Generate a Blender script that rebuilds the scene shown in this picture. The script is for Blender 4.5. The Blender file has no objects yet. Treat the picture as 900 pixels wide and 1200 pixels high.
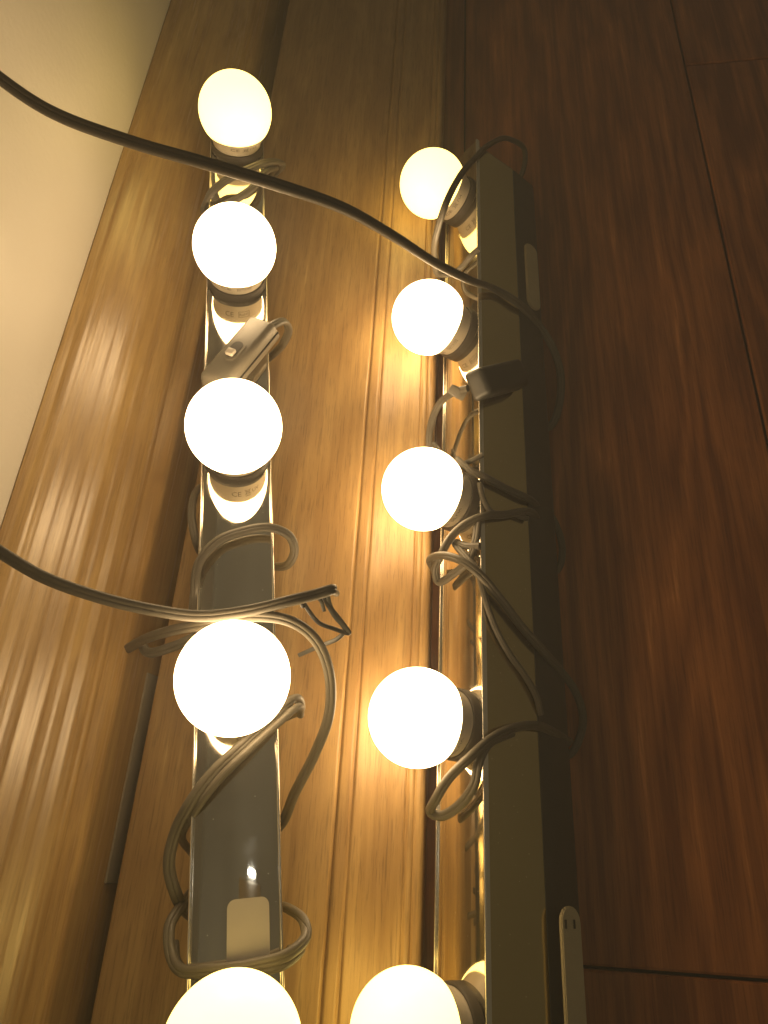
import bpy, bmesh, math, random
from mathutils import Vector, Matrix
random.seed(7)
SC = bpy.context.scene
COL = SC.collection
MM = 0.001
GLARE_VEIL = 0.20

# ------------------------------------------------------------------ camera solved from the photograph (mm, camera at origin)
F = 832.14
RX = Vector((0.99046, 0.05304, -0.12717)).normalized()
DN = Vector((-0.00939, -0.89483, -0.44632)).normalized()
FW = RX.cross(DN).normalized()
DN = FW.cross(RX).normalized()

def ray(x, y):
    return RX * ((x - 450) / F) + DN * ((y - 600) / F) + FW

# planes of the place
G1 = Vector((-151.48, 418.09, -270.74)); D1 = Vector((-0.14818, 0.98896, -0.00217)).normalized()
N1 = Vector((0.25672, 0.04059, 0.96563)).normalized(); U1 = D1.cross(N1).normalized(); N1 = U1.cross(D1).normalized()
G2 = Vector((-32.0, 420.91, -336.84)); D2 = Vector((-0.00303, 0.99997, -0.00642)).normalized()
N2 = Vector((-math.sin(math.radians(48.6)), 0.0019, math.cos(math.radians(48.6)))).normalized(); U2 = D2.cross(N2).normalized(); N2 = U2.cross(D2).normalized()
H, PITCH, HW, GR = 24.9, 119.81, 17.3, 22.5
FT1 = G1 - N1 * H
FT2 = G2 - N2 * H
ZF = -402.0
BP = Vector((-164.8, 0, -343.0)); EP = Vector((-28.6, 0, -367.0))      # moulded board, upper faces' ends
MD = (EP - BP).normalized(); MN = Vector((-MD.z, 0, MD.x)).normalized()
if MN.z < 0: MN = -MN
PB = Vector((-186.4, 0, -329.9)); PT = Vector((-227.7, 0, -280.7))      # sloping skirting face
PD = (PT - PB).normalized(); PN = Vector((PD.z, 0, -PD.x)).normalized()
PL = {'L': (FT1, N1), 'R': (FT2, N2), 'S': (FT2 + U2 * HW, U2), 'F': (Vector((0, 0, ZF)), Vector((0, 0, 1))),
      'M': (BP, MN), 'P': (PB, PN)}

def at(x, y, ref, lift=0.0):
    r = ray(x, y)
    if isinstance(ref, (int, float)):
        return r * ref
    p, n = PL[ref]
    return r * ((p + n * lift).dot(n) / r.dot(n))

# ------------------------------------------------------------------ materials
def mat(name):
    m = bpy.data.materials.new(name); m.use_nodes = True
    nt = m.node_tree
    return m, nt, nt.nodes['Principled BSDF']

def N(nt, t, **kw):
    n = nt.nodes.new(t)
    for k, v in kw.items():
        if k in n.inputs: n.inputs[k].default_value = v
        else: setattr(n, k, v)
    return n

def ramp(nt, stops, interp='LINEAR'):
    r = nt.nodes.new('ShaderNodeValToRGB'); r.color_ramp.interpolation = interp
    el = r.color_ramp.elements
    while len(el) < len(stops): el.new(0.5)
    for e, (p, c) in zip(el, stops):
        e.position = p; e.color = (*c, 1) if len(c) == 3 else c
    return r

def simple(name, col, rough=0.5, metal=0.0, bump=0.0, bscale=500, rvar=0.1, cvar=0.12, coat=0.0):
    m, nt, b = mat(name)
    L = nt.links
    tc = N(nt, 'ShaderNodeTexCoord')
    n1 = N(nt, 'ShaderNodeTexNoise', Scale=bscale * 0.12, Detail=5.0)
    L.new(tc.outputs['Object'], n1.inputs['Vector'])
    mx = N(nt, 'ShaderNodeMix', data_type='RGBA', blend_type='MIX')
    L.new(n1.outputs['Fac'], mx.inputs[0])
    mx.inputs[6].default_value = (*[c * (1 - cvar) for c in col], 1)
    mx.inputs[7].default_value = (*[min(1, c * (1 + cvar)) for c in col], 1)
    L.new(mx.outputs[2], b.inputs['Base Color'])
    mr = N(nt, 'ShaderNodeMapRange'); mr.inputs[3].default_value = max(0, rough - rvar); mr.inputs[4].default_value = rough + rvar
    L.new(n1.outputs['Fac'], mr.inputs[0]); L.new(mr.outputs[0], b.inputs['Roughness'])
    b.inputs['Metallic'].default_value = metal
    b.inputs['Coat Weight'].default_value = coat
    if bump:
        n2 = N(nt, 'ShaderNodeTexNoise', Scale=float(bscale), Detail=3.0)
        L.new(tc.outputs['Object'], n2.inputs['Vector'])
        bp = N(nt, 'ShaderNodeBump', Strength=bump, Distance=0.0005)
        L.new(n2.outputs['Fac'], bp.inputs['Height']); L.new(bp.outputs[0], b.inputs['Normal'])
    return m

def wood(name, dark, mid, light, rough, island=False, ringscale=16, coat=0.0, poredark=0.55, spec=0.5, seed=0.0, aniso=0.0):
    m, nt, b = mat(name); L = nt.links
    tc = N(nt, 'ShaderNodeTexCoord')
    vec = tc.outputs['Object']
    off = N(nt, 'ShaderNodeVectorMath', operation='ADD'); L.new(vec, off.inputs[0])
    if island:
        g = N(nt, 'ShaderNodeNewGeometry')
        mu = N(nt, 'ShaderNodeVectorMath', operation='SCALE'); cmb = N(nt, 'ShaderNodeCombineXYZ')
        for k in range(3): L.new(g.outputs['Random Per Island'], cmb.inputs[k])
        L.new(cmb.outputs[0], mu.inputs[0]); mu.inputs['Scale'].default_value = 13.7
        L.new(mu.outputs[0], off.inputs[1])
    else:
        off.inputs[1].default_value = (seed, seed * 1.7, seed * 0.3)
    # slow wander of the grain
    mp0 = N(nt, 'ShaderNodeMapping'); mp0.inputs['Scale'].default_value = (9, 1.5 if island else 2.2, 9); L.new(off.outputs[0], mp0.inputs[0])
    wn = N(nt, 'ShaderNodeTexNoise', Scale=1.0, Detail=4.0, Roughness=0.55); L.new(mp0.outputs[0], wn.inputs['Vector'])
    sep = N(nt, 'ShaderNodeSeparateXYZ'); L.new(off.outputs[0], sep.inputs[0])
    # ring phase
    a = N(nt, 'ShaderNodeMath', operation='MULTIPLY'); L.new(wn.outputs['Fac'], a.inputs[0]); a.inputs[1].default_value = ringscale
    s2 = N(nt, 'ShaderNodeMath', operation='MULTIPLY'); L.new(sep.outputs[0], s2.inputs[0]); s2.inputs[1].default_value = 60.0
    ad = N(nt, 'ShaderNodeMath', operation='ADD'); L.new(a.outputs[0], ad.inputs[0]); L.new(s2.outputs[0], ad.inputs[1])
    fr = N(nt, 'ShaderNodeMath', operation='PINGPONG'); L.new(ad.outputs[0], fr.inputs[0]); fr.inputs[1].default_value = 1.0
    # long fibres
    mp1 = N(nt, 'ShaderNodeMapping'); mp1.inputs['Scale'].default_value = (260, 7, 260); L.new(off.outputs[0], mp1.inputs[0])
    f1 = N(nt, 'ShaderNodeTexNoise', Scale=1.0, Detail=6.0, Roughness=0.6); L.new(mp1.outputs[0], f1.inputs['Vector'])
    mp2 = N(nt, 'ShaderNodeMapping'); mp2.inputs['Scale'].default_value = (1300, 60, 1300); L.new(off.outputs[0], mp2.inputs[0])
    f2 = N(nt, 'ShaderNodeTexNoise', Scale=1.0, Detail=3.0, Roughness=0.6); L.new(mp2.outputs[0], f2.inputs['Vector'])
    mp3 = N(nt, 'ShaderNodeMapping'); mp3.inputs['Scale'].default_value = (14, 5, 14); L.new(off.outputs[0], mp3.inputs[0])
    f3 = N(nt, 'ShaderNodeTexNoise', Scale=1.0, Detail=4.0); L.new(mp3.outputs[0], f3.inputs['Vector'])
    m1 = N(nt, 'ShaderNodeMath', operation='MULTIPLY_ADD'); L.new(fr.outputs[0], m1.inputs[0]); m1.inputs[1].default_value = 0.31 if island else 0.30
    L.new(f1.outputs['Fac'], m1.inputs[2])
    m2 = N(nt, 'ShaderNodeMath', operation='MULTIPLY_ADD'); L.new(f3.outputs['Fac'], m2.inputs[0]); m2.inputs[1].default_value = 0.55
    L.new(m1.outputs[0], m2.inputs[2])
    cr = ramp(nt, [(0.60, dark), (0.92, mid), (1.25 if False else 1.0, light)])
    sc = N(nt, 'ShaderNodeMapRange'); sc.inputs[1].default_value = 0.45; sc.inputs[2].default_value = 1.35
    sc.inputs[3].default_value = 0.35; sc.inputs[4].default_value = 1.05
    L.new(m2.outputs[0], sc.inputs[0]); L.new(sc.outputs[0], cr.inputs[0])
    pr = ramp(nt, [(0.36, (poredark,) * 3), (0.47, (1, 1, 1))]); L.new(f2.outputs['Fac'], pr.inputs[0])
    mx = N(nt, 'ShaderNodeMix', data_type='RGBA', blend_type='MULTIPLY'); mx.inputs[0].default_value = 1.0
    L.new(cr.outputs[0], mx.inputs[6]); L.new(pr.outputs[0], mx.inputs[7])
    L.new(mx.outputs[2], b.inputs['Base Color'])
    mr = N(nt, 'ShaderNodeMapRange'); mr.inputs[3].default_value = rough + 0.08; mr.inputs[4].default_value = rough - 0.06
    L.new(f1.outputs['Fac'], mr.inputs[0]); L.new(mr.outputs[0], b.inputs['Roughness'])
    b.inputs['Coat Weight'].default_value = coat; b.inputs['Coat Roughness'].default_value = 0.12
    b.inputs['Specular IOR Level'].default_value = spec
    if aniso:
        b.inputs['Anisotropic'].default_value = aniso
        tv = N(nt, 'ShaderNodeCombineXYZ'); tv.inputs[1].default_value = 1.0
        L.new(tv.outputs[0], b.inputs['Tangent'])
    bp = N(nt, 'ShaderNodeBump', Strength=0.25 if not aniso else 0.08, Distance=0.0002)
    hs = N(nt, 'ShaderNodeMath', operation='ADD'); L.new(f1.outputs['Fac'], hs.inputs[0]); L.new(f2.outputs['Fac'], hs.inputs[1])
    L.new(hs.outputs[0], bp.inputs['Height']); L.new(bp.outputs[0], b.inputs['Normal'])
    return m

def chrome(name, col, rough, smear=0.12):
    m, nt, b = mat(name); L = nt.links
    tc = N(nt, 'ShaderNodeTexCoord')
    n1 = N(nt, 'ShaderNodeTexNoise', Scale=28.0, Detail=7.0, Roughness=0.65, Distortion=0.6)
    L.new(tc.outputs['Object'], n1.inputs['Vector'])
    r = ramp(nt, [(0.42, (rough,) * 3), (0.72, (rough + smear,) * 3)]); L.new(n1.outputs['Fac'], r.inputs[0])
    # tiny dust specks make it duller here and there
    v = N(nt, 'ShaderNodeTexVoronoi', Scale=260.0); L.new(tc.outputs['Object'], v.inputs['Vector'])
    d = ramp(nt, [(0.035, (1, 1, 1)), (0.06, (0, 0, 0))]); L.new(v.outputs['Distance'], d.inputs[0])
    ad = N(nt, 'ShaderNodeMath', operation='ADD'); L.new(r.outputs[0], ad.inputs[0])
    mu = N(nt, 'ShaderNodeMath', operation='MULTIPLY'); L.new(d.outputs[0], mu.inputs[0]); mu.inputs[1].default_value = 0.3
    L.new(mu.outputs[0], ad.inputs[1]); L.new(ad.outputs[0], b.inputs['Roughness'])
    b.inputs['Base Color'].default_value = (*col, 1); b.inputs['Metallic'].default_value = 1.0
    bp = N(nt, 'ShaderNodeBump', Strength=0.06, Distance=0.0004)
    n2 = N(nt, 'ShaderNodeTexNoise', Scale=22.0, Detail=2.0); L.new(tc.outputs['Object'], n2.inputs['Vector'])
    L.new(n2.outputs['Fac'], bp.inputs['Height']); L.new(bp.outputs[0], b.inputs['Normal'])
    return m

def emit(name, col, strength):
    m, nt, b = mat(name)
    b.inputs['Base Color'].default_value = (0.8, 0.8, 0.78, 1); b.inputs['Roughness'].default_value = 0.35
    b.inputs['Emission Color'].default_value = (*col, 1); b.inputs['Emission Strength'].default_value = strength
    return m

M = {
    'chrome': chrome('polished_chrome', (0.70, 0.66, 0.56), 0.035),
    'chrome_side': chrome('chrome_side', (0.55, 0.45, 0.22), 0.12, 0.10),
    'rim': simple('bright_metal_edge', (0.80, 0.76, 0.66), 0.25, 1.0, rvar=0.05),
    'black': simple('dark_back_shell', (0.035, 0.036, 0.034), 0.42, bump=0.15, bscale=900),
    'collar': simple('ivory_bulb_collar', (0.66, 0.60, 0.49), 0.45, rvar=0.05, cvar=0.03),
    'ring': simple('grey_socket_ring', (0.050, 0.042, 0.032), 0.55, cvar=0.08),
    'print': simple('grey_print', (0.20, 0.17, 0.13), 0.6),
    'cable': simple('dark_cable_sheath', (0.095, 0.084, 0.062), 0.48, bump=0.12, bscale=700),
    'switch': simple('grey_switch_shell', (0.15, 0.135, 0.105), 0.38, bump=0.2, bscale=1500),
    'rocker': simple('pale_switch_slider', (0.55, 0.50, 0.42), 0.35),
    'dark': simple('dark_recess', (0.02, 0.018, 0.015), 0.6),
    'pad': simple('pale_foam_pad', (0.50, 0.43, 0.27), 0.75, bump=0.3, bscale=1200),
    'plate_patch': simple('pale_patch', (0.36, 0.33, 0.29), 0.5, bump=0.1),
    'strip': simple('grey_plastic_strip', (0.40, 0.36, 0.26), 0.5),
    'board': wood('light_oak_board', (0.29, 0.175, 0.065), (0.42, 0.275, 0.11), (0.52, 0.36, 0.16), 0.36, spec=0.4, seed=0.31, poredark=0.72),
    'skirt': wood('glossy_oak_skirting', (0.40, 0.25, 0.095), (0.57, 0.385, 0.155), (0.67, 0.48, 0.215), 0.25, spec=0.75, aniso=0.86, seed=1.9, poredark=0.85),
    'floor': wood('red_brown_laminate', (0.20, 0.062, 0.016), (0.42, 0.155, 0.043), (0.58, 0.24, 0.075), 0.42, island=True, ringscale=20, poredark=0.78, spec=0.35),
    'gap': simple('dark_joint', (0.015, 0.01, 0.008), 0.8),
    'globe': emit('lit_globe', (1.0, 0.69, 0.36), 14.5),
    'globe_warm': emit('lit_globe_warmer', (1.0, 0.69, 0.175), 4.6),
    'flash': emit('lit_phone_lamp', (1.0, 0.97, 0.9), 40.0),
    'phone': simple('phone_back', (0.20, 0.18, 0.14), 0.6),
}
# orange-peel painted wall
m, nt, b = mat('cream_painted_wall'); L = nt.links
tc = N(nt, 'ShaderNodeTexCoord')
n1 = N(nt, 'ShaderNodeTexNoise', Scale=330.0, Detail=3.0); L.new(tc.outputs['Object'], n1.inputs['Vector'])
n2 = N(nt, 'ShaderNodeTexNoise', Scale=9.0, Detail=4.0); L.new(tc.outputs['Object'], n2.inputs['Vector'])
r = ramp(nt, [(0.35, (0.78, 0.74, 0.66)), (0.7, (0.84, 0.80, 0.73))]); L.new(n2.outputs['Fac'], r.inputs[0]); L.new(r.outputs[0], b.inputs['Base Color'])
bp = N(nt, 'ShaderNodeBump', Strength=0.45, Distance=0.0006); L.new(n1.outputs['Fac'], bp.inputs['Height']); L.new(bp.outputs[0], b.inputs['Normal'])
b.inputs['Roughness'].default_value = 0.5
M['wall'] = m

# ------------------------------------------------------------------ helpers
def link(name, bm, m, parent=None, smooth=True, xform=None):
    me = bpy.data.meshes.new(name); bm.normal_update(); bm.to_mesh(me); bm.free()
    if smooth:
        for p in me.polygons: p.use_smooth = True
    me.materials.append(m)
    o = bpy.data.objects.new(name, me); COL.objects.link(o)
    if xform is not None: o.matrix_world = xform
    if parent: o.parent = parent
    return o

def empty(name, loc=(0, 0, 0)):
    o = bpy.data.objects.new(name, None); COL.objects.link(o); o.location = loc; o.empty_display_size = 0.02
    return o

def tag(o, label=None, cat=None, group=None, kind=None):
    if label: o['label'] = label
    if cat: o['category'] = cat
    if group: o['group'] = group
    if kind: o['kind'] = kind
    return o

def sharp(o, ang=35):
    me = o.data; bm = bmesh.new(); bm.from_mesh(me)
    for e in bm.edges:
        if len(e.link_faces) == 2 and e.calc_face_angle(0) > math.radians(ang): e.smooth = False
    bm.to_mesh(me); bm.free()

def frame(o, x, y, z):
    mt = Matrix.Identity(4)
    for i, v in enumerate((x, y, z)):
        for k in range(3): mt[k][i] = v[k]
    for k in range(3): mt[k][3] = o[k] * MM
    return mt

def prism(profile, y0, y1, axis_frame=None, seg=1, cap=True):
    """closed profile [(a,b)] in mm swept along Y"""
    bm = bmesh.new(); rings = []
    for s in range(seg + 1):
        y = y0 + (y1 - y0) * s / seg
        rings.append([bm.verts.new((a * MM, y * MM, b * MM)) for a, b in profile])
    n = len(profile)
    for s in range(seg):
        for i in range(n):
            j = (i + 1) % n
            bm.faces.new((rings[s][i], rings[s][j], rings[s + 1][j], rings[s + 1][i]))
    if cap:
        bm.faces.new(rings[0]); bm.faces.new(list(reversed(rings[-1])))
    bmesh.ops.recalc_face_normals(bm, faces=bm.faces)
    return bm

def lathe(profile, seg=64, close=False):
    bm = bmesh.new(); rings = []
    for r, z in profile:
        if r < 1e-6: rings.append([bm.verts.new((0, 0, z * MM))])
        else: rings.append([bm.verts.new((r * MM * math.cos(2 * math.pi * k / seg), r * MM * math.sin(2 * math.pi * k / seg), z * MM)) for k in range(seg)])
    for a, b2 in zip(rings, rings[1:]):
        for k in range(seg):
            j = (k + 1) % seg
            if len(a) == 1: bm.faces.new((a[0], b2[k], b2[j]))
            elif len(b2) == 1: bm.faces.new((a[k], a[j], b2[0]))
            else: bm.faces.new((a[k], a[j], b2[j], b2[k]))
    bmesh.ops.recalc_face_normals(bm, faces=bm.faces)
    return bm

def spline(pts, n=10):
    P = [pts[0] * 2 - pts[1]] + list(pts) + [pts[-1] * 2 - pts[-2]]
    out = []
    for i in range(1, len(P) - 2):
        p0, p1, p2, p3 = P[i - 1:i + 3]
        # centripetal catmull-rom
        t0 = 0; t1 = t0 + max(1e-4, (p1 - p0).length) ** .5; t2 = t1 + max(1e-4, (p2 - p1).length) ** .5; t3 = t2 + max(1e-4, (p3 - p2).length) ** .5
        for k in range(n):
            t = t1 + (t2 - t1) * k / n
            A1 = p0 * ((t1 - t) / (t1 - t0)) + p1 * ((t - t0) / (t1 - t0)); A2 = p1 * ((t2 - t) / (t2 - t1)) + p2 * ((t - t1) / (t2 - t1))
            A3 = p2 * ((t3 - t) / (t3 - t2)) + p3 * ((t - t2) / (t3 - t2))
            B1 = A1 * ((t2 - t) / (t2 - t0)) + A2 * ((t - t0) / (t2 - t0)); B2 = A2 * ((t3 - t) / (t3 - t1)) + A3 * ((t - t1) / (t3 - t1))
            out.append(B1 * ((t2 - t) / (t2 - t1)) + B2 * ((t - t1) / (t2 - t1)))
    out.append(pts[-1]); return out

def flatprof(w, t, twin=True):
    pr = []
    h = t / 2; a = w / 2 - h
    for k in range(7):
        th = -math.pi / 2 + math.pi * k / 6; pr.append((a + h * math.cos(th), h * math.sin(th)))
    if twin: pr += [(a * .3, h * .99), (0, h * .84), (-a * .3, h * .99)]
    for k in range(7):
        th = math.pi / 2 + math.pi * k / 6; pr.append((-a + h * math.cos(th), h * math.sin(th)))
    if twin: pr += [(-a * .3, -h * .99), (0, -h * .84), (a * .3, -h * .99)]
    return pr

def sweep(bm, pts, w, t, ref=Vector((0.05, -0.45, 0.9)), twin=True, n=10, roll=0.0, turn=0.0):
    path = spline(pts, n); prof = flatprof(w, t, twin) if w > t * 1.05 else [(w / 2 * math.cos(a * math.pi / 5), w / 2 * math.sin(a * math.pi / 5)) for a in range(10)]
    rings = []; side = None
    for i, p in enumerate(path):
        a = path[max(0, i - 1)]; c = path[min(len(path) - 1, i + 1)]
        tg = (c - a).normalized()
        s = tg.cross(ref)
        if side is None: s.normalize()
        else:
            if s.dot(side) < 0: s = -s
            s = (side * 1.0 + s * 0.6); s = (s - tg * s.dot(tg)).normalized()
        side = s
        ang = roll + turn * i / len(path)
        nn = s.cross(tg).normalized()
        s2 = s * math.cos(ang) + nn * math.sin(ang); n2 = nn * math.cos(ang) - s * math.sin(ang)
        rings.append([bm.verts.new((p + s2 * x + n2 * y) * MM) for x, y in prof])
    k = len(prof)
    for r0, r1 in zip(rings, rings[1:]):
        for i in range(k):
            j = (i + 1) % k; bm.faces.new((r0[i], r0[j], r1[j], r1[i]))
    bm.faces.new(list(reversed(rings[0]))); bm.faces.new(rings[-1])

def strand(pts, w, t, **kw):
    b2 = bmesh.new(); sweep(b2, pts, w * 0.95, t * 0.97, **kw)
    return sub('cable', b2, M['cable'], STR, ang=60)

def rbox(sx, sy, sz, bev=1.0, seg=3, taper=1.0):
    bm = bmesh.new(); bmesh.ops.create_cube(bm, size=1.0)
    for v in bm.verts:
        v.co.x *= sx * MM; v.co.y *= sy * MM; v.co.z *= sz * MM
        if v.co.z > 0: v.co.x *= taper; v.co.y *= taper
    bmesh.ops.bevel(bm, geom=list(bm.edges), offset=bev * MM, segments=seg, profile=0.5, affect='EDGES')
    return bm

def pill(w, l, t, bev=0.4, n=10):
    """rounded-end flat slab lying in XY, length along Y"""
    bm = bmesh.new(); r = w / 2; pts = []
    rr = r
    for k in range(n + 1):
        a = math.pi * k / n; pts.append((rr * math.cos(a), l / 2 - rr + rr * math.sin(a)))
    for k in range(n + 1):
        a = math.pi + math.pi * k / n; pts.append((rr * math.cos(a), -l / 2 + rr + rr * math.sin(a)))
    vs = [bm.verts.new((x * MM, y * MM, 0)) for x, y in pts]
    f = bm.faces.new(vs)
    e = bmesh.ops.extrude_face_region(bm, geom=[f])
    for v in e['geom']:
        if isinstance(v, bmesh.types.BMVert): v.co.z += t * MM
    bmesh.ops.recalc_face_normals(bm, faces=bm.faces)
    top = [ed for ed in bm.edges if all(v.co.z > t * MM * .9 for v in ed.verts)]
    bmesh.ops.bevel(bm, geom=top, offset=bev * MM, segments=2, affect='EDGES')
    return bm

# ------------------------------------------------------------------ setting
# red-brown laminate planks (real boards with bevelled joints), long axis along Y
bm = bmesh.new()
def plank(x0, x1, y0, y1):
    g = 0.8; be = 1.1
    x0 += g; x1 -= g; y0 += g; y1 -= g
    lo = [(x0, y0), (x1, y0), (x1, y1), (x0, y1)]; hi = [(x0 + be, y0 + be), (x1 - be, y0 + be), (x1 - be, y1 - be), (x0 + be, y1 - be)]
    rows = [[bm.verts.new((x * MM, y * MM, z * MM)) for x, y in q] for q, z in ((lo, ZF - 8), (lo, ZF - be * .8), (hi, ZF))]
    for a, c in zip(rows, rows[1:]):
        for i in range(4):
            j = (i + 1) % 4; bm.faces.new((a[i], a[j], c[j], c[i]))
    bm.faces.new(rows[-1])
def fy(x, y): return at(x, y, 'F').y
ya = (at(690, 1135, 'F').y + at(900, 1148.5, 'F').y) / 2
yb = (at(808, 76, 'F').y + at(900, 67.7, 'F').y) / 2
PW = 188.4; XA = 176.2
cols = {-3: (60, 900), -2: (-60, 800), -1: (ya, ya + 1250), 0: (yb - 700, yb), 1: (150, 1100), 2: (-80, 700), 3: (200, 1000), 4: (0, 900), 5: (300, 1200), -4: (300, 1100)}
for c, (j0, j1) in cols.items():
    x0 = XA + c * PW; x1 = x0 + PW
    js = [-1400, j0, j1, 2600]
    for a_, b_ in zip(js, js[1:]): plank(x0, x1, a_, b_)
# dark underlay under the joints, in the same mesh
floor = link('floor', bm, M['floor'], smooth=False)
tag(floor, 'dark red-brown laminate floor of wide planks', None, None, 'structure')
bm = bmesh.new()
vs = [bm.verts.new((x * MM, y * MM, (ZF - 5) * MM)) for x, y in ((-800, -1500), (1500, -1500), (1500, 2800), (-800, 2800))]
bm.faces.new(vs); ul = link('floor_underlay', bm, M['gap'], smooth=False); tag(ul, 'dark underlay showing in the floor joints', None, None, 'structure')

# wall
bm = prism([(-228.7, -286), (-228.7, 900), (-300, 900), (-300, -286)], -1400, 2600)
tag(link('wall', bm, M['wall'], smooth=False), 'cream painted wall above the glossy wooden skirting', None, None, 'structure')

# glossy sloping skirting with shallow flutes
def along(p, d, n, s, h): q = p + d * s + n * h; return (q.x, q.z)
prof = []
Lp = (PT - PB).length
K = 220
for k in range(K + 1):
    s = Lp * k / K; u = s / Lp
    h = 0.16 * math.sin(u * 2 * math.pi * 2.6 + 0.6) + 0.05 * math.sin(u * 2 * math.pi * 8.3) + 0.012 * math.sin(u * 2 * math.pi * 21.3 + 1)
    h -= 0.6 * (1 - (2 * u - 1) ** 2)
    h *= min(1, u * 12, (1 - u) * 12)
    if s < 6: h -= (6 - s) ** 2 * 0.06
    prof.append(along(PB, PD, PN, s, h))
prof += [(PT.x - 0.9, PT.z - .3), (PT.x - 0.95, -401.8), (-173.4, -401.8), (-175.0, -392), (PB.x + 0.9, PB.z - 5.5)]
sk = link('skirting_board', prism(prof, -1300, 2500, seg=1), M['skirt']); sharp(sk, 30)
tag(sk, 'wide glossy oak-coloured skirting sloping up to the cream wall, streaked with reflections', 'skirting')

# moulded light oak board lying aslant beside the floor
Lb = (EP - BP).length
def bprof(s):      # s from B (0) to E (Lb): height of the face
    c = 0.70 * Lb
    h = 0.0
    def groove(x0, w, d): 
        t = (s - x0) / w
        return -d * math.exp(-t * t * 4)
    h += groove(c - 1.0, 1.5, 1.5) + groove(c + 6.2, 1.6, 1.3)
    if s > c + 6: 
        u = (s - c - 6) / (Lb - c - 6); h += -1.8 * math.sin(math.pi * min(1, u / 0.75)) if u < .75 else 0
    h += groove(Lb - 9, 1.4, 1.1) + groove(Lb - 5.0, 1.2, 0.8)
    if s > Lb - 2.5: h -= (s - Lb + 2.5) ** 2 * 0.25
    if s < 2: h -= (2 - s) ** 2 * 0.3
    return h
prof = []
K = 300
for k in range(K + 1):
    s = Lb * k / K; prof.append(along(BP, MD, MN, s, bprof(s)))
prof += [(EP.x - 1.5, -401.8), (EP.x - 12, -401.8), along(BP, MD, MN, 0.5, -15)]
bo = link('moulded_board', prism(prof, -900, 1500), M['board']); sharp(bo, 40)
tag(bo, 'light oak moulded board with fine grooves lying between the two lamp bars', 'moulding')

# pale grey strip tucked beside the board's upper edge, ending low in the picture
PL['Q'] = (Vector((-179.6, 0, -367)), Vector((0.98, 0, 0.196)).normalized())
ys0 = at(129, 1035, 'Q').y; ys1 = at(176, 790, 'Q').y
bm = rbox(11.0, ys1 - ys0, 1.2, 0.4)
SD = (Vector((-186.4, 0, -335)) - Vector((-175, 0, -392))).normalized(); SN = Vector((-SD.z, 0, SD.x)) if SD.x > 0 else Vector((SD.z, 0, -SD.x))
cs = Vector((-179.6, 0, -367)) + SN * 0.9 + Vector((0, (ys0 + ys1) / 2, 0))
so = link('edging_strip', bm, M['strip'], xform=frame(cs, SD, Vector((0, -1, 0)), SD.cross(Vector((0, -1, 0)))))
tag(so, 'thin grey plastic strip wedged between the skirting and the light board', 'edging strip')

# ------------------------------------------------------------------ light bars
END = 43.0
def text_mesh(body, size):
    cu = bpy.data.curves.new('print', 'FONT'); cu.body = body; cu.size = size; cu.extrude = 0.0; cu.resolution_u = 2
    cu.align_x = 'CENTER'; cu.offset = size * 0.006
    ob = bpy.data.objects.new('print', cu); COL.objects.link(ob)
    dg = bpy.context.evaluated_depsgraph_get(); dg.update()
    me = bpy.data.meshes.new_from_object(ob.evaluated_get(dg))
    bpy.data.objects.remove(ob); bpy.data.curves.remove(cu)
    return me

ZN, RN, ZR = 4.4, 15.2, 14.2          # collar foot height, radius; rim height
RR = math.sqrt(GR ** 2 - (H - ZR) ** 2)
def collar_r(z):
    u = (z - ZN) / (ZR - ZN)
    return RN + (RR - 0.25 - RN) * (u ** 1.3)

def marks_bm(variant):
    """printed marks bent round the collar; angle 0 = towards -Y local (the near side)"""
    src = bmesh.new()
    def add(me, dx, dy):
        t = bmesh.new(); t.from_mesh(me)
        for v in t.verts: v.co.x += dx; v.co.y += dy
        tm = bpy.data.meshes.new('t'); t.to_mesh(tm); t.free(); src.from_mesh(tm); bpy.data.meshes.remove(tm)
    def box(x0, y0, x1, y1):
        src.faces.new([src.verts.new((x, y, 0)) for x, y in ((x0, y0), (x1, y0), (x1, y1), (x0, y1))])
    if variant == 0:
        add(text_mesh('CE', 4.6), -4.2, -1.6)
        for q in ((1.4, -1.9, 8.4, -1.6), (1.4, 1.7, 8.4, 2.0), (1.4, -1.9, 1.7, 2.0), (8.1, -1.9, 8.4, 2.0)): box(*q)
        add(text_mesh('RoHS', 2.6), 4.9, -0.9)
    else:
        add(text_mesh('CE', 4.4), -2.2, -1.6)
        # crossed-out bin
        for x0, y0, x1, y1 in ((2.2, -1.4, 5.6, 2.2), (5.6, -1.4, 2.2, 2.2), (2.6, 1.7, 5.2, 1.7), (2.8, 1.7, 3.1, -1.0), (5.0, 1.7, 4.7, -1.0), (3.1, -1.0, 4.7, -1.0)):
            d = Vector((x1 - x0, y1 - y0)); nn = Vector((-d.y, d.x)).normalized() * 0.13
            src.faces.new([src.verts.new((x, y, 0)) for x, y in ((x0 - nn.x, y0 - nn.y), (x1 - nn.x, y1 - nn.y), (x1 + nn.x, y1 + nn.y), (x0 + nn.x, y0 + nn.y))])
        box(2.6, -2.3, 5.2, -1.9)
        add(text_mesh('UV', 3.4), 8.6, -1.2)
    bmesh.ops.subdivide_edges(src, edges=[e for e in src.edges if e.calc_length() > 1.2], cuts=2)
    bmesh.ops.triangulate(src, faces=src.faces)
    zc = (ZN + ZR) / 2 + 0.4
    for v in src.verts:
        z = zc - v.co.y * 0.8; r = collar_r(z) + 0.10; a = -math.pi / 2 + v.co.x / 15.0
        v.co = Vector((r * math.cos(a) * MM, r * math.sin(a) * MM, z * MM))
    return src

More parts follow.
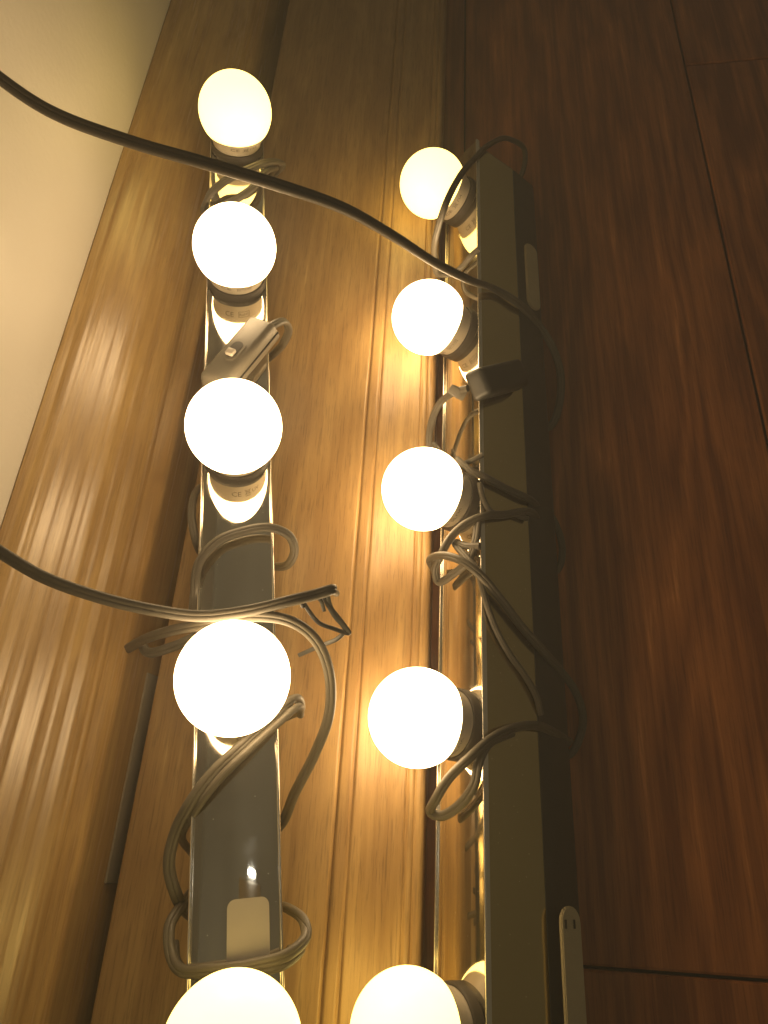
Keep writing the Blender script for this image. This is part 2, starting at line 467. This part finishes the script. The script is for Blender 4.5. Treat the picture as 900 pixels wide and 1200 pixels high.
# meshes shared by all bulbs
gp = [(RR, ZR)]
a0 = math.asin((ZR - H) / GR)
for k in range(1, 41):
    a = a0 + (math.pi / 2 - a0) * k / 40; gp.append((GR * math.cos(a), H + GR * math.sin(a)))
gp[-1] = (0, H + GR)
def me_of(bm, name, mt):
    for f in bm.faces: f.smooth = True
    me = bpy.data.meshes.new(name); bm.to_mesh(me); bm.free(); me.materials.append(mt); return me
ME_G = me_of(lathe(gp, 96), 'globe', M['globe']); ME_GW = me_of(lathe(gp, 96), 'globe', M['globe_warm'])
cp = [(RN - 0.8, -2)] + [(collar_r(ZN + (ZR - ZN) * k / 10), ZN + (ZR - ZN) * k / 10) for k in range(11)] + [(RR - 0.05, ZR + 0.3), (RR - 1.5, ZR + 0.35)]
cp[1] = (RN, ZN - 1.5)
ME_C = me_of(lathe(cp, 72), 'bulb', M['collar'])
ME_R = me_of(lathe([(16.8, -0.6), (16.8, 3.4), (16.4, 4.2), (15.9, 4.5), (15.4, 4.3), (15.0, 3.4), (15.0, 0.6)], 72), 'socket_ring', M['ring'])
ME_P = [me_of(marks_bm(0), 'printed_marks', M['print']), me_of(marks_bm(1), 'printed_marks', M['print'])]

def child(name, me, parent, loc=None, rotz=0):
    o = bpy.data.objects.new(name, me); COL.objects.link(o); o.parent = parent
    if loc is not None: o.location = Vector(loc) * MM
    o.rotation_euler = (0, 0, rotz)
    return o

def light_bar(foot, u, d, n, label, sag, dep):
    """local frame: X across the plate, Y along the bar (away from camera), Z plate normal; origin at farthest socket foot"""
    root = empty('vanity_light_bar'); root.matrix_world = frame(foot, u, d, n)
    tag(root, label, 'light bar', 'mirror light bars with five lit bulbs')
    y1 = END; y0 = -PITCH * 4 - END
    # slightly crowned mirror plate with rolled edges
    top = []
    for k in range(33):
        x = -HW + 1.2 + (2 * HW - 2.4) * k / 32; top.append((x, -sag * (x / HW) ** 2 + 0.0))
    plate = top + [(HW - 1.2, -2.2), (-HW + 1.2, -2.2)]
    o = link('mirror_plate', prism(plate, y0 + 0.5, y1 + 5.5), M['chrome'], root); o.matrix_parent_inverse = Matrix.Identity(4); sharp(o, 25)
    o['label'] = 'long polished mirror face'
    # rim: thin folded bright edges either side
    for s in (-1, 1):
        pr = []
        for k in range(9):
            a = math.pi * k / 8; pr.append((s * (HW - 0.6) + 0.6 * math.cos(a), -0.75 + 0.6 * math.sin(a)))
        pr += [(s * (HW - 0.6) - 0.6, -3.0), (s * (HW - 0.6) + 0.6, -3.0)]
        o = link('edge_trim', prism(pr, y0, y1 + 6), M['rim'], root); o.matrix_parent_inverse = Matrix.Identity(4); sharp(o, 40)
    # chrome side walls
    for s in (-1, 1):
        xs = sorted((s * (HW - 0.1), s * (HW - 1.4)))
        o = link('side_wall', prism([(xs[0], -3.0), (xs[1], -3.0), (xs[1], -36.0), (xs[0], -36.0)], y0, y1), M['chrome_side'], root, smooth=False)
        o.matrix_parent_inverse = Matrix.Identity(4)
    # dark back shell, chamfered
    hp = [(HW - 1.5, -2.6), (HW - 1.5, -35.2), (HW + .15, -35.2), (HW + .15, -36.2), (16.4, 5 - dep), (15, 1.5 - dep), (11.5, -dep)]
    pr = hp + [(-a_, b_) for a_, b_ in reversed(hp)]
    o = link('back_shell', prism(pr, y0 + 1, y1 - 1), M['black'], root); o.matrix_parent_inverse = Matrix.Identity(4); sharp(o, 20)
    # end caps
    for y in (y0, y1):
        pr2 = [(-HW + .3, -2.2), (HW - .3, -2.2), (HW - .3, -36), (15.5, 3 - dep), (11, .4 - dep), (-11, .4 - dep), (-15.5, 3 - dep), (-HW + .3, -36)]
        o = link('end_cap', prism(pr2, y - 0.8, y + 0.8), M['black'], root); o.matrix_parent_inverse = Matrix.Identity(4); sharp(o, 20)
    for k in range(5):
        # centre of the crowned plate is z=0
        child('socket_ring', ME_R, root, (0, -PITCH * k, 0))
        bulb = child('bulb', ME_C, root, (0, -PITCH * k, 0), [0.1, -0.05, 0.12, 0.3, -0.2][k])
        bulb['label'] = 'lit round bulb'
        child('globe', ME_GW if k in (0, 4) else ME_G, bulb, (0, 0, 0))
        child('printed_marks', ME_P[0 if k in (1, 4) else 1], bulb, (0, 0, 0))
    return root

left = light_bar(FT1, U1, D1, N1, 'chrome light bar lying face up beside the glossy skirting, five lit bulbs pointing upwards', 1.6, 42)
right = light_bar(FT2, U2, D2, N2, 'chrome light bar turned on its side on the red-brown floor, dark back showing', 1.4, 60)

def sub(name, bm, m, root, label=None, smooth=True, ang=35):
    """bm built in world coordinates (metres) -> child of root"""
    o = link(name, bm, m, None, smooth); o.parent = root; o.matrix_parent_inverse = root.matrix_world.inverted(); sharp(o, ang)
    if label: o['label'] = label
    return o
bpy.context.view_layer.update()

# adhesive pads on the right bar's chamfered back
cn = (U2 * math.sin(math.radians(32)) ).normalized()
cu_ = (U2 * HW - N2 * 36.2); cv_ = (U2 * 16.4 - N2 * 55)
cd = (cv_ - cu_).normalized(); cnn = D2.cross(cd).normalized()
if cnn.dot(U2) < 0: cnn = -cnn
PL['C'] = (FT2 + cu_, cnn)
def pad_at(x, y0, y1, w, lift, nm='adhesive_pad', t=1.6, m='pad'):
    a = at(x, y0, 'C', lift); b_ = at(x + (y1 - y0) * 0.02, y1, 'C', lift)
    l = (a - b_).length
    mt = frame((a + b_) / 2, cd, -D2 if False else D2, cnn)
    bm = pill(w, l, t); bm.transform(mt)
    return bm
sub('adhesive_pad', pad_at(622, 289, 362, 12.0, 0.3), M['pad'], right, 'pale rounded pad near the far end')
pa = pad_at(670, 1062, 1330, 12.5, 4.5)
po = sub('adhesive_pad', pa, M['pad'], right, 'long pale rounded pad near the close end')
bm = bmesh.new()
for dx in (-5, 5):
    c = at(668 + dx, 1083, 'C', 6.3)
    t = bmesh.new(); bmesh.ops.create_cube(t, size=1.0); t.transform(Matrix.Translation(c * MM) @ frame(Vector((0, 0, 0)), cd, D2, cnn) @ Matrix.Diagonal((1.0 * MM, 3.4 * MM, 0.5 * MM, 1)))
    tm = bpy.data.meshes.new('t'); t.to_mesh(tm); t.free(); bm.from_mesh(tm); bpy.data.meshes.remove(tm)
sl = sub('slot', bm, M['dark'], right)
# thin pale rounded slab laid on left plate
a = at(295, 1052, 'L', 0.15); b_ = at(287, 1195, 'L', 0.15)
bm = rbox(15.5, (a - b_).length, 0.25, 0.1, 1)
# rounded corners: replace by pill-like slab
bm.free()
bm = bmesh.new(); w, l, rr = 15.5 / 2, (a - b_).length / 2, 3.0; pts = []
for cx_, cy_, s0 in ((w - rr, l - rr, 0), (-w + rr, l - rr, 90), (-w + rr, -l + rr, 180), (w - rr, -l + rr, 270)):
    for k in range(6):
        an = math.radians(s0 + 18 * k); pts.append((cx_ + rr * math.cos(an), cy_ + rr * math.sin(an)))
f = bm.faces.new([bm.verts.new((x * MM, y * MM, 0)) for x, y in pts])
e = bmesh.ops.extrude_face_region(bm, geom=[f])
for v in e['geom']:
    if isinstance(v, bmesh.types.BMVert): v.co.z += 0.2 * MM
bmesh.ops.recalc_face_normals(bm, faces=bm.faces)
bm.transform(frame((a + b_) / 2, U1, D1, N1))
sub('plate_patch', bm, M['plate_patch'], left, 'pale rounded patch on the mirror face near the closest bulb')

# ------------------------------------------------------------------ cords
W, T = 5.2, 3.1
def P(*rows): return [at(*r) for r in rows]
# --- cord of the left bar
lc = empty('power_cord', at(290, 715, 'L', 10) * MM)
tag(lc, 'dark flat cord wrapped round the left light bar, running off the lower left edge', 'cord', 'flat twin cords of the light bars')
bpy.context.view_layer.update()
STR = lc
# long run from the left edge over the bar between third and fourth bulb
strand(P((-60, 612, 250), (-8, 642, 255), (50, 676, 262), (120, 701, 270), (180, 715, 276), (235, 722, 282), (290, 716, 284), (340, 704, 286), (372, 696, 290), (389, 691, 292), (392, 694, 300)), 5.0, 3.0, turn=0.3)
# second strand below it, bending down past the fourth bulb and under the bar
strand(P((150, 760, 345), (172, 748, 322), (205, 738, 305), (250, 730, 290), (300, 722, 285), (340, 728, 286), (368, 748, 292), (385, 785, 298), (386, 835, 303), (368, 885, 308), (345, 930, 312), (334, 958, 318), (322, 975, 330)), 5.0, 3.0, turn=-0.3)
strand(P((165, 750, 335), (172, 764, 330), (205, 757, 322), (235, 745, 316), (262, 742, 318)), 4.8, 3.0)
# wrap between third and fourth bulb
strand(P((300, 770, 'L', -62), (245, 755, 'L', -50), (227, 735, 'L', -20), (228, 695, 'L', -2), (233, 660, 'L', 3), (255, 634, 'L', 5), (285, 622, 'L', 5.5), (315, 618, 'L', 5), (338, 627, 'L', 2), (345, 645, 'L', -6), (338, 661, 'L', -14), (322, 664, 'L', -24), (300, 650, 'L', -58)), 4.6, 3.0, turn=0.4)
strand(P((250, 560, 'L', -58), (228, 580, 'L', -22), (225, 610, 'L', -16), (232, 640, 'L', -16), (250, 660, 'L', -56)), 4.6, 3.0)
# wrap between first and second bulb
strand(P((262, 262, 'L', -56), (240, 248, 'L', -22), (246, 228, 'L', 2), (264, 212, 'L', 6), (288, 200, 'L', 9), (310, 191, 'L', 6), (328, 190, 'L', -4), (330, 197, 'L', -18), (310, 215, 'L', -58)), 5.6, 3.2)
strand(P((258, 243, 'L', 3), (276, 234, 'L', 5), (296, 220, 'L', 7), (309, 203, 'L', 6), (322, 197, 'L', -6), (318, 205, 'L', -30)), 5.2, 3.2)
# from the switch's far end round the edge
strand(P((305, 392, 'L', 14), (322, 380, 'L', 12), (334, 377, 'L', 6), (338, 388, 'L', -4), (332, 402, 'L', -14), (315, 420, 'L', -50)), 5.2, 3.4)
# wrap below the fourth bulb: two strands
strand(P((335, 840, 'L', -50), (352, 828, 'L', -6), (346, 818, 'L', 4), (322, 838, 'L', 7), (285, 872, 'L', 8), (250, 905, 'L', 6), (222, 942, 'L', 2), (204, 980, 'L', -6), (198, 1015, 'L', -10), (207, 1050, 'L', -14), (230, 1080, 'L', -52)), 5.0, 3.2, turn=0.5)
strand(P((352, 838, 'L', -4), (350, 828, 'L', 6), (325, 848, 'L', 9), (290, 880, 'L', 9.5), (255, 915, 'L', 6), (232, 945, 'L', 1), (214, 975, 'L', -10), (225, 1000, 'L', -50)), 3.6, 3.2)
# last wrap above the fifth bulb
strand(P((240, 1030, 'L', -52), (212, 1062, 'L', -16), (199, 1085, 'L', -10), (200, 1118, 'L', -6), (212, 1137, 'L', 0), (250, 1137, 'L', 5), (300, 1130, 'L', 6), (338, 1118, 'L', 4), (358, 1098, 'L', -2), (355, 1078, 'L', -8), (336, 1064, 'L', -16), (310, 1070, 'L', -54)), 4.6, 3.0, turn=0.3)
strand(P((205, 1105, 'L', -14), (208, 1128, 'L', -8), (230, 1143, 'L', -1), (280, 1142, 'L', 3), (330, 1132, 'L', 3), (352, 1116, 'L', -5), (340, 1112, 'L', -30)), 3.6, 3.0)

def inline_switch(root, cpos, ax, up, length, label, flip=1):
    ax = ax.normalized(); up = (up - ax * up.dot(ax)).normalized(); sd = ax.cross(up)
    fr = frame(cpos, sd, ax, up)
    bm = rbox(18, length, 12.5, 3.0, 4, 0.90); bm.transform(fr)
    body = sub('switch', bm, M['switch'] if flip > 0 else M['black'], root, label)
    def s2(name, bm2, m):
        bm2.transform(fr); o = link(name, bm2, m); o.parent = body; o.matrix_parent_inverse = body.matrix_world.inverted(); sharp(o, 35); return o
    # raised oval surround, dark slot, pale slider
    if flip < 0: return body
    bm2 = pill(9.5, 16, 1.0, 0.5); bm2.transform(Matrix.Translation((0, -3 * MM * flip, 6.0 * MM))); s2('surround', bm2, M['switch'])
    bm2 = pill(6.0, 12.0, 0.3, 0.1); bm2.transform(Matrix.Translation((0, -3 * MM * flip, 6.95 * MM))); s2('slot', bm2, M['dark'])
    bm2 = rbox(4.6, 4.2, 3.0, 0.7); bm2.transform(Matrix.Translation((0, -6.2 * MM * flip, 7.6 * MM))); s2('slider', bm2, M['rocker'])
    bm2 = prism([(-9.15, -0.8), (9.15, -0.8), (9.15, -0.2), (-9.15, -0.2)], -length / 2 + 3.2, length / 2 - 3.2); s2('seam', bm2, M['dark'])
    return body
bpy.context.view_layer.update()
a = at(306, 388, 'L', 9.5); b_ = at(256, 447, 'L', 10)
inline_switch(lc, (a + b_) / 2, a - b_, N1 + U1 * -0.25, 54, 'grey inline switch lying across the mirror face below the second bulb')

# --- cord of the right bar
rc = empty('power_cord', at(560, 332, 'S', 4) * MM)
tag(rc, 'dark flat cord wrapped round the sideways light bar and crossing high above both bars', 'cord', 'flat twin cords of the light bars')
bpy.context.view_layer.update()
STR = rc
strand(P((-60, 40, 300), (-5, 88, 298), (60, 131, 295), (150, 165, 292), (240, 191, 290), (320, 215, 295), (400, 243, 310), (460, 276, 335), (510, 308, 370), (550, 328, 402), (580, 339, 'S', 3.5), (608, 356, 'S', 3), (632, 382, 'F', 26), (648, 408, 'F', 18), (657, 440, 'F', 10), (655, 475, 'F', 4), (644, 500, 'F', 3.4), (610, 505, 'F', 3)), 5.6, 3.4, turn=0.35, n=14)
# loop over the far end
strand(P((600, 225, 'F', 6), (614, 196, 'F', 10), (614, 174, 'F', 18), (597, 163, 'F', 30), (576, 168, 'S', 4), (556, 186, 'R', 22), (538, 208, 'R', 44), (522, 240, 'R', 54), (512, 272, 'R', 46), (509, 298, 'R', 30), (515, 322, 'R', 12), (535, 318, 'R', 3), (552, 300, 'R', 2.5), (561, 292, 'S', 2.2)), 4.2, 3.2)
# behind the second/third bulb from the switch
strand(P((548, 455, 'R', 10), (532, 460, 'R', 12), (516, 472, 'R', 12), (506, 493, 'R', 11), (503, 520, 'R', 8), (510, 545, 'R', 2)), 4.4, 3.2)
strand(P((508, 520, 'R', 6), (530, 545, 'R', 4), (552, 540, 'R', 3), (566, 533, 'S', 1.8)), 3.2, 2.6)
strand(P((535, 538, 'R', 10), (552, 552, 'R', 6), (566, 558, 'S', 2.4), (592, 572, 'S', 2.4), (622, 586, 'S', 2.2), (634, 600, 'F', 24)), 4.2, 2.8)
strand(P((562, 566, 'S', 1.8), (566, 584, 'S', 1.8), (576, 600, 'S', 2), (600, 602, 'S', 2), (618, 608, 'S', 2)), 3.2, 2.6)
# knot under the third bulb
strand(P((634, 620, 'F', 20), (622, 600, 'S', 2.4), (592, 603, 'S', 2.6), (566, 605, 'S', 3.4), (545, 614, 'R', 8), (528, 630, 'R', 11), (517, 650, 'R', 12), (510, 668, 'R', 9), (514, 682, 'R', 5), (532, 672, 'R', 4), (550, 655, 'R', 3.4), (557, 634, 'R', 3.2), (560, 612, 'R', 2.6)), 4.6, 3.0, turn=0.6)
strand(P((562, 640, 'S', 1.6), (548, 640, 'R', 5), (533, 636, 'R', 7), (548, 655, 'R', 5), (558, 668, 'R', 3)), 4.0, 2.8)
strand(P((509, 668, 'R', 3), (504, 656, 'R', 12), (520, 651, 'R', 15), (540, 657, 'R', 12), (562, 673, 'S', 4), (585, 700, 'S', 3), (612, 735, 'S', 2.6), (636, 762, 'S', 2.4), (656, 785, 'F', 28), (673, 808, 'F', 20), (683, 838, 'F', 10), (680, 862, 'F', 4), (668, 884, 'F', 3), (640, 890, 'F', 3)), 4.6, 3.0, turn=0.4)
strand(P((560, 668, 'S', 1.6), (568, 700, 'S', 1.8), (580, 735, 'S', 1.8), (598, 768, 'S', 1.8), (614, 790, 'S', 1.8), (628, 815, 'S', 1.8), (634, 838, 'S', 0.6)), 3.4, 2.6)
strand(P((636, 590, 'F', 14), (652, 616, 'F', 9), (659, 645, 'F', 5), (653, 668, 'F', 3), (635, 672, 'F', 3)), 4.4, 3.0)
# wrap under the fourth bulb
strand(P((668, 870, 'F', 20), (632, 851, 'S', 2.4), (606, 852, 'S', 2.6), (578, 864, 'S', 3.4), (550, 888, 'R', 8), (526, 912, 'R', 12), (510, 938, 'R', 13), (505, 952, 'R', 9), (517, 956, 'R', 6), (540, 942, 'R', 4), (556, 918, 'R', 3.4), (561, 893, 'R', 2.6), (572, 872, 'S', 1.6), (600, 858, 'S', 1.4)), 4.8, 3.0, turn=0.5)
bpy.context.view_layer.update()
a = at(618, 436, 'S', 7.5); b_ = at(548, 453, 'S', 10)
inline_switch(rc, (a + b_) / 2, a - b_, U2 - N2 * 0.2, 46, 'dark inline switch resting across the upturned side of the bar', -1)
bm = rbox(7, 6, 5, 1.0); bm.transform(frame(at(536, 460, 'R', 12), (RX * .8 + DN * .5).normalized(), N2.cross(RX * .8 + DN * .5).normalized(), N2))
sub('strain_relief', bm, M['switch'], rc)

# --- loose thin tie at the cord's end
bm = bmesh.new()
sweep(bm, P((352, 700, 292), (362, 716, 294), (374, 730, 297), (392, 737, 299), (409, 742, 300), (400, 728, 298), (388, 712, 296), (383, 694, 293)), 1.9, 0.9, twin=False)
sweep(bm, P((378, 698, 294), (392, 722, 297), (404, 738, 300), (396, 748, 303), (375, 757, 308), (350, 768, 314)), 1.9, 0.9, twin=False)
sweep(bm, P((355, 712, 293), (352, 702, 291), (362, 697, 290), (375, 703, 292), (380, 716, 295)), 1.6, 0.9, twin=False)
t_ = link('cable_tie', bm, M['black']); sharp(t_, 50)
tag(t_, 'thin black tie dangling from the cord end between the bars', 'cable tie')

# ------------------------------------------------------------------ the phone taking the picture: only its small lamp shows, mirrored in the left bar
up = -DN; bk = -FW
ph = empty('phone', (bk * 6 + RX * 20) * MM)
tag(ph, 'dark phone held above the bars, only its lit lamp seen mirrored in the left bar', 'phone')
bpy.context.view_layer.update()
bm = rbox(74, 158, 8, 3, 3); bm.transform(frame(bk * 7 + RX * 18 - up * 62, RX, up, bk)); sub('body', bm, M['phone'], ph)
bm = lathe([(0, 0), (2.2, 0), (2.2, -1.2), (0, -1.2)], 24); bm.transform(Matrix.Diagonal((6.0, 1.1, 1, 1))); bm.transform(frame(bk * 2.6 + RX * 24.0 + up * 22, RX, up, bk)); sub('lamp', bm, M['flash'], ph)

# ------------------------------------------------------------------ thin scattering volume added to imitate lens glare round the lit bulbs
bm = bmesh.new(); bmesh.ops.create_cube(bm, size=1.0)
bmesh.ops.scale(bm, vec=(7.0, 8.0, 2.1), verts=bm.verts); bmesh.ops.translate(bm, vec=(0.5, 0.6, -0.40), verts=bm.verts)
hz = bpy.data.materials.new('glare_veil'); hz.use_nodes = True; nt = hz.node_tree; nt.nodes.clear()
out = nt.nodes.new('ShaderNodeOutputMaterial'); pv = nt.nodes.new('ShaderNodeVolumePrincipled')
pv.inputs['Color'].default_value = (0.93, 0.92, 0.86, 1); pv.inputs['Density'].default_value = GLARE_VEIL; pv.inputs['Anisotropy'].default_value = 0.0
nt.links.new(pv.outputs[0], out.inputs['Volume'])
ho = link('glare_veil', bm, hz, smooth=False); tag(ho, 'faint warm volume added to imitate lens glare round the lit bulbs', None, None, 'stuff')

# ------------------------------------------------------------------ camera, world, render
cam = bpy.data.cameras.new('camera'); co = bpy.data.objects.new('camera', cam); COL.objects.link(co)
co.matrix_world = frame(Vector((0, 0, 0)), RX, -DN, -FW)
cam.sensor_fit = 'HORIZONTAL'; cam.sensor_width = 36; cam.lens = 36 * F / 900
cam.clip_start = 0.005; cam.clip_end = 50
SC.camera = co
w = bpy.data.worlds.new('World'); SC.world = w; w.use_nodes = True
nt = w.node_tree; bg = nt.nodes['Background']; L = nt.links
tc = N(nt, 'ShaderNodeTexCoord'); nz = N(nt, 'ShaderNodeTexNoise', Scale=2.2, Detail=2.0); L.new(tc.outputs['Generated'], nz.inputs['Vector'])
r = ramp(nt, [(0.35, (0.105, 0.083, 0.048)), (0.65, (0.20, 0.165, 0.105))]); L.new(nz.outputs['Fac'], r.inputs[0]); L.new(r.outputs[0], bg.inputs['Color'])
bg.inputs['Strength'].default_value = 0.62
SC.render.engine = 'CYCLES'
SC.view_settings.view_transform = 'Standard'; SC.view_settings.look = 'None'
SC.view_settings.exposure = 0.0; SC.view_settings.gamma = 1.0
SC.cycles.max_bounces = 8
